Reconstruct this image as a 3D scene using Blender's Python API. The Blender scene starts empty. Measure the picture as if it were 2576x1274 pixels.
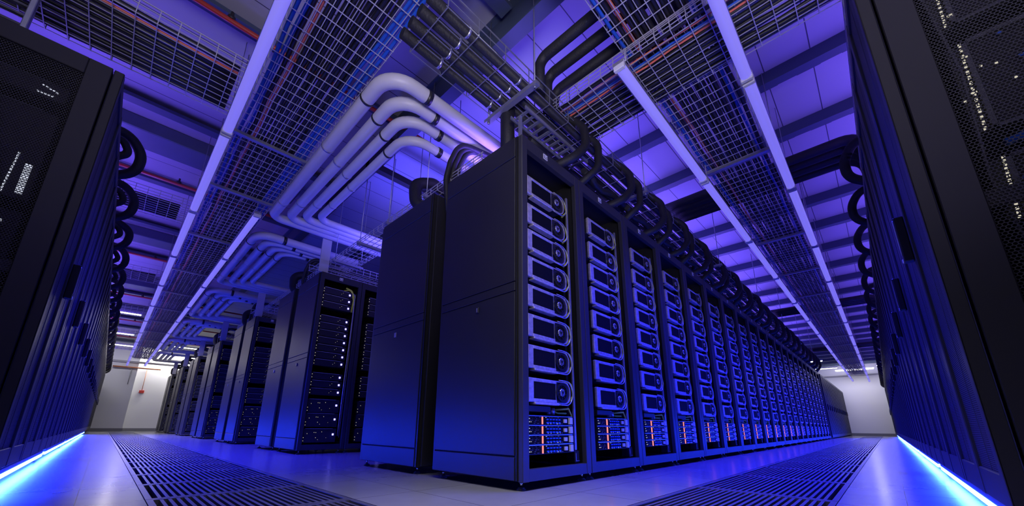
import bpy, math, random
from mathutils import Vector, Matrix
rnd = random.Random(7)
PI = math.pi
C = bpy.context.scene.collection
SC = bpy.context.scene

# ------------------------------------------------------------------ materials
def nodes(m):
    m.use_nodes = True
    return m.node_tree.nodes, m.node_tree.links

def mat(name, col, rough=.5, metal=0., spec=.5, var=0., vscale=6., bump=0., bscale=40., coat=0.):
    m = bpy.data.materials.new(name); N, L = nodes(m); b = N['Principled BSDF']
    b.inputs['Roughness'].default_value = rough; b.inputs['Metallic'].default_value = metal
    b.inputs['Specular IOR Level'].default_value = spec; b.inputs['Coat Weight'].default_value = coat
    b.inputs['Base Color'].default_value = (*col, 1)
    tc = N.new('ShaderNodeTexCoord')
    if var:
        n = N.new('ShaderNodeTexNoise'); n.inputs['Scale'].default_value = vscale; n.inputs['Detail'].default_value = 4
        L.new(tc.outputs['Object'], n.inputs['Vector'])
        r = N.new('ShaderNodeMapRange'); r.inputs[3].default_value = 1 - var; r.inputs[4].default_value = 1 + var
        L.new(n.outputs['Fac'], r.inputs[0])
        x = N.new('ShaderNodeVectorMath'); x.operation = 'SCALE'; x.inputs[0].default_value = col
        L.new(r.outputs[0], x.inputs['Scale']); L.new(x.outputs[0], b.inputs['Base Color'])
    if bump:
        n2 = N.new('ShaderNodeTexNoise'); n2.inputs['Scale'].default_value = bscale; n2.inputs['Detail'].default_value = 3
        L.new(tc.outputs['Object'], n2.inputs['Vector'])
        bp = N.new('ShaderNodeBump'); bp.inputs['Strength'].default_value = bump; bp.inputs['Distance'].default_value = .01
        L.new(n2.outputs['Fac'], bp.inputs['Height']); L.new(bp.outputs[0], b.inputs['Normal'])
    return m

def emit(name, col, s, sample=False):
    m = bpy.data.materials.new(name); N, L = nodes(m)
    N.remove(N['Principled BSDF']); e = N.new('ShaderNodeEmission')
    e.inputs[0].default_value = (*col, 1); e.inputs[1].default_value = s
    L.new(e.outputs[0], N['Material Output'].inputs[0])
    m.cycles.emission_sampling = 'FRONT_BACK' if sample else 'NONE'
    return m

def holes(m, axes, pitch, rad, seethrough):
    """hexagonal punched holes on the two given object axes"""
    N, L = nodes(m); b = N['Principled BSDF']; out = N['Material Output']
    tc = N.new('ShaderNodeTexCoord'); sp = N.new('ShaderNodeSeparateXYZ'); L.new(tc.outputs['Object'], sp.inputs[0])
    cell = (pitch, pitch * 1.7320508)
    ds = []
    for off in (0., .5):
        sq = []
        for k in range(2):
            a = N.new('ShaderNodeMath'); a.operation = 'MULTIPLY_ADD'; a.inputs[1].default_value = 1 / cell[k]; a.inputs[2].default_value = off + 100
            L.new(sp.outputs[axes[k]], a.inputs[0])
            f = N.new('ShaderNodeMath'); f.operation = 'FRACT'; L.new(a.outputs[0], f.inputs[0])
            c = N.new('ShaderNodeMath'); c.operation = 'MULTIPLY_ADD'; c.inputs[1].default_value = cell[k]; c.inputs[2].default_value = -.5 * cell[k]
            L.new(f.outputs[0], c.inputs[0])
            p = N.new('ShaderNodeMath'); p.operation = 'POWER'; p.inputs[1].default_value = 2; L.new(c.outputs[0], p.inputs[0]); sq.append(p)
        s = N.new('ShaderNodeMath'); s.operation = 'ADD'; L.new(sq[0].outputs[0], s.inputs[0]); L.new(sq[1].outputs[0], s.inputs[1]); ds.append(s)
    mn = N.new('ShaderNodeMath'); mn.operation = 'MINIMUM'; L.new(ds[0].outputs[0], mn.inputs[0]); L.new(ds[1].outputs[0], mn.inputs[1])
    lt = N.new('ShaderNodeMath'); lt.operation = 'LESS_THAN'; lt.inputs[1].default_value = rad * rad; L.new(mn.outputs[0], lt.inputs[0])
    mx = N.new('ShaderNodeMixShader'); L.new(lt.outputs[0], mx.inputs[0]); L.new(b.outputs[0], mx.inputs[1])
    if seethrough:
        t = N.new('ShaderNodeBsdfTransparent'); L.new(t.outputs[0], mx.inputs[2])
    else:
        d = N.new('ShaderNodeBsdfDiffuse'); d.inputs[0].default_value = (.004, .004, .005, 1); L.new(d.outputs[0], mx.inputs[2])
    L.new(mx.outputs[0], out.inputs[0])
    return m

M = {}
M['black'] = mat('black_paint', (.022, .022, .026), .38, var=.12)
M['frame'] = mat('satin_black_frame', (.034, .034, .042), .45, var=.08)
M['panel'] = mat('satin_black_panel', (.017, .017, .021), .42, var=.06, vscale=3)
M['graypanel'] = mat('warm_grey_frame', (.016, .0155, .016), .5, var=.12, vscale=9)
M['dark'] = mat('interior_black', (.008, .008, .009), .7)
M['perf'] = holes(mat('perforated_door', (.085, .085, .10), .45), (0, 2), .007, .0022, False)
M['perfx'] = holes(mat('punched_side_sheet', (.034, .034, .038), .5), (1, 2), .0105, .0044, True)
M['silver'] = mat('brushed_silver', (.62, .62, .68), .34, .85, var=.25, vscale=60)
M['shroud'] = mat('silver_shroud', (.62, .58, .66), .42, .55, var=.5, vscale=55)
M['chrome'] = mat('chrome', (.8, .8, .82), .12, 1.)
M['window'] = mat('dark_glass_inset', (.008, .008, .012), .6, spec=.05, var=.3, vscale=30)
M['fan'] = mat('fan_black', (.012, .012, .014), .35)
M['zinc'] = mat('galvanised_wire', (.60, .59, .62), .38, .35)
M['zincd'] = mat('galvanised_channel', (.42, .43, .47), .42, .7, var=.15, vscale=20)
M['cable'] = mat('black_cable', (.010, .010, .012), .45)
M['bluecable'] = mat('blue_cable', (.02, .10, .55), .4)
M['redcable'] = mat('salmon_cable', (.75, .17, .10), .4)
M['yelcable'] = mat('yellow_cable', (.80, .86, .10), .45)
M['foam'] = mat('black_foam_insulation', (.013, .013, .015), .62, bump=.3, bscale=70)
M['white_pipe'] = mat('white_pipe_jacket', (.62, .61, .62), .42, var=.07, vscale=8, bump=.12, bscale=25)
M['bandblack'] = mat('black_pipe_band', (.02, .02, .02), .4)
M['redpaint'] = mat('red_pipe_paint', (.42, .035, .02), .4)
M['orange'] = mat('orange_conduit', (.36, .13, .06), .5)
M['deck'] = mat('ceiling_panel', (.40, .40, .43), .55, var=.10, vscale=.8)
M['beam'] = mat('blue_grey_steel', (.055, .075, .11), .5, var=.1)
M['wall'] = mat('white_wall', (.66, .66, .68), .6, var=.04, vscale=1.2)
M['wallc'] = mat('grey_cornice', (.30, .30, .32), .6, var=.1)
M['base'] = mat('grey_skirting', (.16, .16, .17), .5)
M['duct'] = mat('grey_blue_duct', (.10, .12, .16), .45, .3, var=.1)
M['label'] = mat('white_label', (.75, .75, .78), .5)
M['ink'] = mat('label_ink', (.05, .05, .07), .5)
M['grate'] = mat('grate_alloy', (.30, .30, .34), .32, .75, var=.15, vscale=14)
M['dimedge'] = mat('dull_grey_edge', (.10, .10, .11), .5, .3, var=.6, vscale=45)
M['pcb'] = mat('green_board', (.05, .16, .07), .45, var=.5, vscale=80)
M['chass'] = mat('dark_chassis', (.03, .03, .04), .4, .2, var=.4, vscale=70)
M['post'] = mat('pale_post', (.5, .5, .52), .5, var=.08)
M['strip'] = emit('blue_led_strip', (.009, .032, 1.), 190., True)
M['batten'] = mat('violet_batten', (.22, .22, .24), .35)
_b = M['batten'].node_tree.nodes['Principled BSDF']; _b.inputs['Emission Color'].default_value = (.24, .20, 1., 1); _b.inputs['Emission Strength'].default_value = .75
M['led_white'] = emit('white_led', (.8, .85, 1.), .8)
M['led_warm'] = emit('warm_white_led', (1., .93, .72), .6)
M['led_blue'] = emit('blue_led', (.22, .20, 1.), 5.)
M['led_red'] = emit('red_led', (1., .22, .22), 1.6)
M['led_green'] = emit('green_led', (.35, .9, .25), .7)
M['lampwhite'] = emit('white_lamp', (1., .95, .86), 16., True)

# roof panels with standing seams along x
def seams(m, axis, pitch, width):
    N, L = nodes(m); b = N['Principled BSDF']
    tc = N.new('ShaderNodeTexCoord'); sp = N.new('ShaderNodeSeparateXYZ'); L.new(tc.outputs['Object'], sp.inputs[0])
    a = N.new('ShaderNodeMath'); a.operation = 'MULTIPLY_ADD'; a.inputs[1].default_value = 1 / pitch; a.inputs[2].default_value = 100.3
    L.new(sp.outputs[axis], a.inputs[0])
    f = N.new('ShaderNodeMath'); f.operation = 'FRACT'; L.new(a.outputs[0], f.inputs[0])
    c = N.new('ShaderNodeMath'); c.operation = 'LESS_THAN'; c.inputs[1].default_value = width / pitch; L.new(f.outputs[0], c.inputs[0])
    mx = N.new('ShaderNodeMix'); mx.data_type = 'RGBA'
    old = b.inputs['Base Color'].links[0].from_socket
    L.new(c.outputs[0], mx.inputs[0]); L.new(old, mx.inputs[6]); mx.inputs[7].default_value = (.06, .06, .08, 1)
    L.new(mx.outputs[2], b.inputs['Base Color'])
seams(M['deck'], 1, .36, .009)

def floor_mat():
    m = bpy.data.materials.new('raised_floor_vinyl'); N, L = nodes(m); b = N['Principled BSDF']
    tc = N.new('ShaderNodeTexCoord'); sp = N.new('ShaderNodeSeparateXYZ'); L.new(tc.outputs['Object'], sp.inputs[0])
    acc = None
    for ax, off in ((0, .52), (1, .33)):
        a = N.new('ShaderNodeMath'); a.operation = 'MULTIPLY_ADD'; a.inputs[1].default_value = 1 / .62; a.inputs[2].default_value = 100 + off
        L.new(sp.outputs[ax], a.inputs[0])
        f = N.new('ShaderNodeMath'); f.operation = 'FRACT'; L.new(a.outputs[0], f.inputs[0])
        c = N.new('ShaderNodeMath'); c.operation = 'LESS_THAN'; c.inputs[1].default_value = .006; L.new(f.outputs[0], c.inputs[0])
        if acc:
            s = N.new('ShaderNodeMath'); s.operation = 'MAXIMUM'; L.new(acc.outputs[0], s.inputs[0]); L.new(c.outputs[0], s.inputs[1]); acc = s
        else: acc = c
    n = N.new('ShaderNodeTexNoise'); n.inputs['Scale'].default_value = 2.2; n.inputs['Detail'].default_value = 6
    mp = N.new('ShaderNodeMapping'); mp.inputs['Scale'].default_value = (1, 1, 1); L.new(tc.outputs['Object'], mp.inputs[0]); L.new(mp.outputs[0], n.inputs['Vector'])
    r = N.new('ShaderNodeValToRGB'); r.color_ramp.elements[0].color = (.22, .22, .235, 1); r.color_ramp.elements[1].color = (.27, .27, .285, 1)
    r.color_ramp.elements[0].position = .3; r.color_ramp.elements[1].position = .7
    L.new(n.outputs['Fac'], r.inputs[0])
    mx = N.new('ShaderNodeMix'); mx.data_type = 'RGBA'; mx.inputs[7].default_value = (.07, .07, .08, 1)
    L.new(acc.outputs[0], mx.inputs[0]); L.new(r.outputs[0], mx.inputs[6]); L.new(mx.outputs[2], b.inputs['Base Color'])
    b.inputs['Roughness'].default_value = .27; b.inputs['Specular IOR Level'].default_value = .6
    n2 = N.new('ShaderNodeTexNoise'); n2.inputs['Scale'].default_value = 9; n2.inputs['Detail'].default_value = 2
    L.new(tc.outputs['Object'], n2.inputs['Vector'])
    rr = N.new('ShaderNodeMapRange'); rr.inputs[3].default_value = .20; rr.inputs[4].default_value = .25; L.new(n2.outputs['Fac'], rr.inputs[0]); L.new(rr.outputs[0], b.inputs['Roughness'])
    return m
M['floor'] = floor_mat()

# ------------------------------------------------------------------ mesh building
class MB:
    def __init__(s): s.v = []; s.f = []; s.mi = []; s.cur = 0; s.sm = []
    def _add(s, vs, fs, smooth=False):
        o = len(s.v); s.v += [tuple(p) for p in vs]
        for f in fs: s.f.append([i + o for i in f]); s.mi.append(s.cur); s.sm.append(smooth)
        return s
    def box(s, x0, y0, z0, x1, y1, z1):
        if x0 > x1: x0, x1 = x1, x0
        if y0 > y1: y0, y1 = y1, y0
        if z0 > z1: z0, z1 = z1, z0
        return s._add([(x0,y0,z0),(x1,y0,z0),(x1,y1,z0),(x0,y1,z0),(x0,y0,z1),(x1,y0,z1),(x1,y1,z1),(x0,y1,z1)],
                      [(0,3,2,1),(4,5,6,7),(0,1,5,4),(1,2,6,5),(2,3,7,6),(3,0,4,7)])
    def cbox(s, x0, y0, z0, x1, y1, z1, c=.003):
        """box with chamfered edges"""
        vs = []; P = ((x0, x1), (y0, y1), (z0, z1))
        idx = {}
        for sx in (0, 1):
            for sy in (0, 1):
                for sz in (0, 1):
                    q = [P[0][sx], P[1][sy], P[2][sz]]
                    for a in range(3):
                        p = list(q)
                        for k in range(3):
                            if k != a: p[k] += c if (sx, sy, sz)[k] == 0 else -c
                        idx[(sx, sy, sz, a)] = len(vs); vs.append(p)
        fs = []
        def F(l, n):
            a, b, d = (Vector(vs[i]) for i in l[:3])
            if (b - a).cross(d - b).dot(Vector(n)) < 0: l = l[::-1]
            fs.append(l)
        for a in range(3):
            o = [k for k in range(3) if k != a]
            for sgn in (0, 1):
                l = []
                for u, w in ((0, 0), (1, 0), (1, 1), (0, 1)):
                    t = [0, 0, 0]; t[a] = sgn; t[o[0]] = u; t[o[1]] = w; l.append(idx[(*t, a)])
                n = [0, 0, 0]; n[a] = 1 if sgn else -1; F(l, n)
            for u in (0, 1):
                for w in (0, 1):
                    t0 = [0, 0, 0]; t0[o[0]] = u; t0[o[1]] = w; t1 = list(t0); t1[a] = 1
                    n = [0, 0, 0]; n[o[0]] = 1 if u else -1; n[o[1]] = 1 if w else -1
                    F([idx[(*t0, o[0])], idx[(*t1, o[0])], idx[(*t1, o[1])], idx[(*t0, o[1])]], n)
        for sx in (0, 1):
            for sy in (0, 1):
                for sz in (0, 1):
                    F([idx[(sx, sy, sz, k)] for k in range(3)], [1 if q else -1 for q in (sx, sy, sz)])
        return s._add(vs, fs)
    def tube(s, pts, r, n=8, caps=True, smooth=True):
        pts = [Vector(p) for p in pts]; m = len(pts); rs = r if isinstance(r, (list, tuple)) else [r] * m
        T = []
        for i in range(m):
            a = pts[max(0, i - 1)]; b = pts[min(m - 1, i + 1)]; T.append((b - a).normalized())
        up = Vector((0, 0, 1)) if abs(T[0].z) < .9 else Vector((1, 0, 0))
        u = T[0].cross(up).normalized(); vs = []
        for i in range(m):
            if i:
                ax = T[i-1].cross(T[i])
                if ax.length > 1e-7:
                    u = Matrix.Rotation(T[i-1].angle(T[i]), 3, ax.normalized()) @ u
            w = u.cross(T[i]).normalized()
            for k in range(n):
                a = 2 * PI * (k + .5) / n
                vs.append(pts[i] + (u * math.cos(a) + w * math.sin(a)) * rs[i])
        fs = []
        for i in range(m - 1):
            for k in range(n):
                k2 = (k + 1) % n
                fs.append((i*n+k, i*n+k2, (i+1)*n+k2, (i+1)*n+k))
        s._add(vs, fs, smooth)
        if caps: 
            o = len(s.v) - len(vs)
            s.f.append([o + k for k in range(n)][::-1]); s.mi.append(s.cur); s.sm.append(False)
            s.f.append([o + (m-1)*n + k for k in range(n)]); s.mi.append(s.cur); s.sm.append(False)
        return s
    def bar(s, p, q, w): return s.tube([p, q], w * .7071, 4, True, False)
    def disc(s, c, ax, r0, h, r1=None, n=20):
        c = Vector(c); d = Vector(ax).normalized()
        return s.tube([c, c + d * h], [r0, r0 if r1 is None else r1], n, True, True)
    def prism(s, poly, y0, y1):
        """polygon in xz, extruded along y"""
        n = len(poly); vs = [(x, y0, z) for x, z in poly] + [(x, y1, z) for x, z in poly]
        fs = [list(range(n)), list(range(2*n-1, n-1, -1))] + [(i, i+n, (i+1) % n + n, (i+1) % n) for i in range(n)]
        a = sum(poly[i][0]*poly[(i+1) % n][1] - poly[(i+1) % n][0]*poly[i][1] for i in range(n))
        if a < 0: fs = [list(f)[::-1] for f in fs]
        return s._add(vs, fs)
    def ring(s, outer, inner, y0, y1):
        n = len(outer); vs = []
        for y in (y0, y1):
            vs += [(x, y, z) for x, z in outer]; vs += [(x, y, z) for x, z in inner]
        fs = []
        for i in range(n):
            j = (i + 1) % n
            fs += [(i, j, n+j, n+i), (2*n+j, 2*n+i, 3*n+i, 3*n+j), (j, i, 2*n+i, 2*n+j), (n+i, n+j, 3*n+j, 3*n+i)]
        return s._add(vs, fs)
    def build(s, name, m, parent=None, loc=(0, 0, 0), rz=0):
        me = bpy.data.meshes.new(name); me.from_pydata(s.v, [], s.f)
        for q in (m if isinstance(m, (list, tuple)) else [m]): me.materials.append(M[q])
        me.polygons.foreach_set('material_index', s.mi); me.polygons.foreach_set('use_smooth', s.sm); me.update()
        o = bpy.data.objects.new(name, me); C.objects.link(o); o.parent = parent; o.location = loc; o.rotation_euler.z = rz
        return o

def fillet(pts, rad, n=7):
    pts = [Vector(p) for p in pts]; out = [pts[0]]
    for i in range(1, len(pts) - 1):
        a, b, c = pts[i-1], pts[i], pts[i+1]; r = rad[i-1] if isinstance(rad, (list, tuple)) else rad
        d1 = (a - b).normalized(); d2 = (c - b).normalized(); ang = d1.angle(d2)
        if ang > 3.1: out.append(b); continue
        t = min(r / math.tan(ang / 2), .49 * (a - b).length if i > 1 else .98 * (a - b).length, .49 * (c - b).length if i < len(pts) - 2 else .98 * (c - b).length)
        p0 = b + d1 * t; p1 = b + d2 * t; R = t * math.tan(ang / 2)
        ctr = b + (d1 + d2).normalized() * (R / math.sin(ang / 2))
        v0 = p0 - ctr; v1 = p1 - ctr; th = v0.angle(v1); ax = v0.cross(v1).normalized()
        for k in range(n + 1): out.append(ctr + Matrix.Rotation(th * k / n, 3, ax) @ v0)
    out.append(pts[-1]); return out

def tag(o, label, cat, group=None):
    o['label'] = label; o['category'] = cat
    if group: o['group'] = group
    return o
def thing(name, label, cat, loc=(0, 0, 0), rz=0, group=None):
    o = bpy.data.objects.new(name, None); C.objects.link(o); o.location = loc; o.rotation_euler.z = rz; o.empty_display_size = .1
    return tag(o, label, cat, group)
def struct(o): o['kind'] = 'structure'; return o
def copy_tree(o, parent=None):
    c = o.copy(); C.objects.link(c); c.parent = parent
    for ch in list(o.children): copy_tree(ch, c)
    return c
ONES = 'zeroth first second third fourth fifth sixth seventh eighth ninth tenth eleventh twelfth thirteenth fourteenth fifteenth sixteenth seventeenth eighteenth nineteenth'.split()
def nth(n):
    if n < 20: return ONES[n]
    t = {2: 'twenty', 3: 'thirty', 4: 'forty'}[n // 10]
    return {2: 'twentieth', 3: 'thirtieth', 4: 'fortieth'}[n // 10] if n % 10 == 0 else t + '-' + ONES[n % 10]

# ------------------------------------------------------------------ dimensions
H, Z0 = 2.27, .044
XL, YR = -1.83, -1.641
XW, YW = 26.2, 21.6          # far end walls
CEIL = 3.73
XN, YN = -4.2, -4.2          # walls behind the camera
GLX = (-1.345, -.65); GRY = (-1.21, -.55)
LY0, RX0, RW = 1.24, .17, .93
HL, HR = 2.2, 2.24

# ------------------------------------------------------------------ room
fl = MB()
gy0, gy1 = -.16, 20.24        # extent of the left run of grates
gx0, gx1 = -.76, 24.47
t = -.03
fl.box(XN, YN, t, XW, GRY[0], 0)
fl.box(XN, GRY[0], t, gx0, GRY[1], 0); fl.box(gx1, GRY[0], t, XW, GRY[1], 0)
fl.box(XN, GRY[1], t, XW, gy0, 0)
fl.box(XN, gy0, t, GLX[0], gy1, 0); fl.box(GLX[1], gy0, t, XW, gy1, 0)
fl.box(XN, gy1, t, XW, YW, 0)
struct(fl.build('floor', 'floor'))
struct(MB().box(XN, YN, -.34, XW, YW, -.30).build('floor_subfloor', 'dark'))
struct(MB().box(XN, YN, CEIL, XW, YW, CEIL + .1).build('ceiling', 'deck'))
w = MB(); w.box(XN, YW, -.03, XW, YW + .15, CEIL); struct(w.build('wall_left_end', 'wall'))
w = MB(); w.box(-2.9, YW - .32, 0, -.93, YW, CEIL); struct(w.build('wall_left_pier', 'wall'))
w = MB(); w.box(XW, YN, -.03, XW + .15, YW + .15, CEIL); struct(w.build('wall_right_end', 'wall'))
w = MB(); w.box(XN - .15, YN, -.03, XN, YW + .15, CEIL); struct(w.build('wall_behind_left', 'wallc'))
w = MB(); w.box(XN - .15, YN - .15, -.03, XW + .15, YN, CEIL); struct(w.build('wall_behind_right', 'wallc'))
b = MB(); b.box(-2.9, YW - .34, 0, -.91, YW - .32, .13); b.box(-.91, YW - .02, 0, 4, YW, .13); struct(b.build('baseboard_left_end', 'base'))
struct(MB().box(XW - .02, -2.9, 0, XW, 3.4, .13).build('baseboard_right_end', 'base'))
b = MB(); b.box(-2.9, YW - .38, 2.82, 4, YW - .32, 2.9); struct(b.build('trim_left_end', 'wallc'))
b = MB(); b.box(XW - .06, -2.9, 3.1, XW, 3.4, 3.17); struct(b.build('trim_right_end', 'wallc'))

# ceiling steel: a girder over the corner, purlins along y on the right, along x on the left
g = MB(); g.box(.12, -4.1, 3.4, .24, YW, 3.42); g.box(.12, -4.1, CEIL - .02, .24, YW, CEIL); g.box(.17, -4.1, 3.42, .19, YW, CEIL - .02)
struct(g.build('ceiling_girder', 'beam'))
k = 0; x = 1.42
while x < XW:
    g = MB(); g.box(x - .05, YN, 3.60, x + .05, YW, 3.615); g.box(x - .05, YN, 3.615, x - .035, YW, CEIL)
    for j in range(18): g.box(x + .05, -3.9 + j * .33, 3.60, x + .056, -3.72 + j * .33, 3.63)
    struct(g.build('ceiling_beam', 'beam')); x += .965 if x < 6 else 1.12
y = 1.93 - 1.72 * 3
while y < YW - .5:
    g = MB(); g.box(XN, y - .06, 3.62, .12, y + .06, 3.635); g.box(XN, y + .045, 3.635, .12, y + .06, CEIL)
    g.box(XN, y - .06, 3.635, .12, y - .052, 3.66)
    struct(g.build('ceiling_beam', 'beam')); y += 1.72
# shallow duct panels between the left purlins
for k, y in enumerate((4.05, 7.5, 11., 14.4)):
    o = MB().cbox(-3.6, y, 3.56, -.2, y + .42, 3.728, .01).build('air_duct', 'duct')
    tag(o, 'flat grey-blue air duct under the ceiling over the left aisle, %s from the camera' % nth(k + 1), 'duct', 'ceiling ducts')

# ------------------------------------------------------------------ racks with the visible equipment
def foot_mb(x, y):
    f = MB(); f.disc((x, y, .0), (0, 0, 1), .028, .010, .024, 14); f.disc((x, y, .010), (0, 0, 1), .022, .008, .010, 14)
    f.cur = 1; f.disc((x, y, .018), (0, 0, 1), .007, .03, None, 8); return f
def frame_mb(x0, x1, st=.058):
    f = MB(); g = .003
    f.cbox(x0 + g, 0, Z0, x0 + st, .035, H - .002); f.cbox(x1 - st, 0, Z0, x1 - g, .035, H - .002)
    f.box(x0 + st, .002, 2.18, x1 - st, .035, H - .004); f.box(x0 + st, .002, Z0 + .002, x1 - st, .035, .108)
    return f
def shell_mb(x0, x1, dep):
    f = MB(); g = .004; y = .037
    f.box(x0 + g, y, Z0 + .004, x0 + .02, dep, H); f.box(x1 - .02, y, Z0 + .004, x1 - g, dep, H)
    f.box(x0 + .02, y, H - .03, x1 - .02, dep, H); f.box(x0 + .02, y, Z0 + .004, x1 - .02, dep, Z0 + .05)
    f.box(x0 + .02, dep - .012, Z0 + .05, x1 - .02, dep, H - .03)
    return f
def side_panel_mb(x, dep):
    """outer end panel with its grooves, on the plane x"""
    f = MB(); t = .012; y0, y1 = .05, dep - .022
    for z0, z1 in ((Z0 + .008, .172), (.18, 1.135), (1.141, 1.197), (1.203, 2.10), (2.106, H - .006)):
        f.cbox(x - t, y0, z0, x - .001, y1, z1, .002)
    f.box(x - .006, y1 + .004, Z0 + .008, x - .001, dep - .002, H - .006)
    f.box(x - .006, .039, Z0 + .008, x - .001, y0 - .004, H - .006)
    return f
def rack(name, label, loc, w, dep, rz=0, x0=0., side=None, group=None, feet=True, rails=True, lab=True, st=.058, cat='server rack'):
    t = thing(name, label, cat, loc, rz, group)
    frame_mb(x0, w, st).build('front_frame', 'frame', t)
    shell_mb(x0, w, dep).build('cabinet_shell', 'dark', t)
    if side:
        s = side_panel_mb(x0, dep).build('side_panel', 'panel', t)
        l = MB(); l.cbox(x0 - .018, dep * .46, 1.06, x0 - .011, dep * .46 + .03, 1.10, .002); l.cur = 1
        l.box(x0 - .0195, dep * .46 + .010, 1.066, x0 - .017, dep * .46 + .02, 1.094); l.build('latch', ['panel', 'silver'], s)
    if rails:
        r = MB(); r.cbox(.632 * w / .75, .045, .19, .652 * w / .75, .06, 2.06, .002)
        for k in range(30): r.box(.637 * w / .75, .0435, .22 + .06 * k, .645 * w / .75, .0455, .235 + .06 * k)
        r.build('rail', 'silver', t)
        MB().box(w - .09, .12, .12, w - .065, .16, 2.15).build('rail', 'black', t)
    if feet:
        for fx in (x0 + .045, w - .05):
            for fy in (.05, dep - .06): foot_mb(fx, fy).build('foot', ['black', 'chrome'], t)
    if lab:
        l = MB(); l.box(.30, -.0035, 2.205, .345, .001, 2.245); l.cur = 1
        for a, bz in ((0, 0), (0, .013), (.013, .0), (.026, .013), (.026, 0)): l.box(.306 + a, -.0045, 2.21 + bz, .313 + a, -.003, 2.218 + bz)
        l.build('label_plate', ['label', 'ink'], t)
    return t

def rack_copy(src, label, loc, rz=0):
    c = copy_tree(src); c.location = loc; c.rotation_euler.z = rz; c['label'] = label; return c

# ---- compute modules: silver framed card with window and blower
def rounded(w, h, r, n=8, left=.006):
    p = [(left, 0), (w - r, 0)]
    for k in range(1, n): a = -PI/2 + PI/2*k/n; p.append((w - r + r*math.cos(a), r + r*math.sin(a)))
    p.append((w, r)); p.append((w, h - r))
    for k in range(1, n): a = PI/2*k/n; p.append((w - r + r*math.cos(a), h - r + r*math.sin(a)))
    p += [(w - r, h), (left, h), (0, h - left), (0, left)]
    return p
MW, MH = .425, .142
def module_parts(name, label, loc, group):
    t = thing(name, label, 'compute module', loc, 0, group)
    b = MB(); b.prism([(x * .985 + .003, z * .96 + .003) for x, z in rounded(MW, MH, .062)], .012, .45); b.build('housing', 'chass', t)
    s = MB(); ro_ = rounded(MW, MH, .062); s.ring(ro_, [(MW/2 + (x - MW/2) * .965, MH/2 + (z - MH/2) * .91) for x, z in ro_], -.002, .012)
    s.cur = 1; s.prism([(MW/2 + (x - MW/2) * .96, MH/2 + (z - MH/2) * .90) for x, z in ro_], .003, .011); s.cur = 0
    s.cbox(.004, -.006, .004, .05, 0, MH - .004, .002); s.cbox(.05, -.006, .121, .272, .003, MH - .003, .002); s.cbox(.05, -.006, .003, .272, .003, .021, .002)
    s.cbox(.052, -.014, -.012, .285, .03, -.001, .002)
    s.build('shroud', ['shroud', 'chass'], t)
    wn = MB(); wn.box(.052, -.003, .022, .262, .002, .120); wn.cur = 1; wn.box(.262, -.0045, .022, .268, .001, .120)
    wn.build('window', ['window', 'silver'], t)
    f = MB(); cx, cz = .325, MH / 2; n = 28
    ro = [(cx + .058*math.cos(2*PI*k/n), cz + .058*math.sin(2*PI*k/n)) for k in range(n)]
    ri = [(cx + .046*math.cos(2*PI*k/n), cz + .046*math.sin(2*PI*k/n)) for k in range(n)]
    f.ring(ro, ri, -.011, 0); f.prism(ri, -.0035, -.001)
    for k in range(9):
        a = 2*PI*k/9; f.cur = 0
        f.bar((cx + .022*math.cos(a), -.007, cz + .022*math.sin(a)), (cx + .045*math.cos(a + .5), -.006, cz + .045*math.sin(a + .5)), .006)
    fo = f.build('fan', 'fan', t)
    h = MB(); h.disc((cx, -.003, cz), (0, -1, 0), .027, .010, .023, 24); h.cur = 1; h.disc((cx, -.0125, cz), (0, -1, 0), .009, .003, None, 14)
    h.cur = 1
    for k in range(3): a = 2*PI*k/3 + .4; h.bar((cx + .010*math.cos(a), -.0135, cz + .010*math.sin(a)), (cx + .021*math.cos(a), -.0135, cz + .021*math.sin(a)), .003)
    h.build('fan_hub', ['silver', 'fan'], fo)
    r = MB(); pr = [(MW + .006 - .09, MH + .008)] ; rr = .062
    path = [(.30, -.002, MH + .006), (MW - rr + .012, -.002, MH + .006)]
    for k in range(1, 12): a = PI/2 - PI*k/12; path.append((MW - rr + .016 + (rr + .008)*math.cos(a), -.002, MH/2 + (MH/2 + .006)*math.sin(a)))
    path += [(MW - rr + .012, -.002, -.006), (.29, -.002, -.006)]
    r.tube(path, .0035, 6); r.build('rim', 'silver', t)
    c = MB(); c.tube(fillet([(MW - .05, .03, MH*1.0), (MW + .025, .012, MH*1.02), (MW + .040, .005, MH*.40), (MW + .012, .03, MH*.1)], .03, 4), .0075, 6)
    c.cur = 1; c.tube(fillet([(MW - .06, .04, MH*.95), (MW + .04, .03, MH*1.12), (MW + .057, .02, MH*.5)], .025, 4), .005, 6)
    c.build('cable', ['yelcable', 'cable'], t)
    return t
def join_mesh(t, name):
    """one mesh with all parts of a thing, for copies too small to show them"""
    mb = MB(); mats = []
    def walk(o):
        for ch in o.children:
            if ch.type == 'MESH':
                me = ch.data; o0 = len(mb.v); mb.v += [tuple(v.co + ch.location) for v in me.vertices]
                for p in me.polygons:
                    mn = me.materials[p.material_index].name
                    if mn not in mats: mats.append(mn)
                    mb.f.append([i + o0 for i in p.vertices]); mb.mi.append(mats.index(mn)); mb.sm.append(p.use_smooth)
            walk(ch)
    walk(t)
    me = bpy.data.meshes.new(name); me.from_pydata(mb.v, [], mb.f)
    for q in mats: me.materials.append(bpy.data.materials[q])
    me.polygons.foreach_set('material_index', mb.mi); me.polygons.foreach_set('use_smooth', mb.sm); me.update()
    return me

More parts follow.
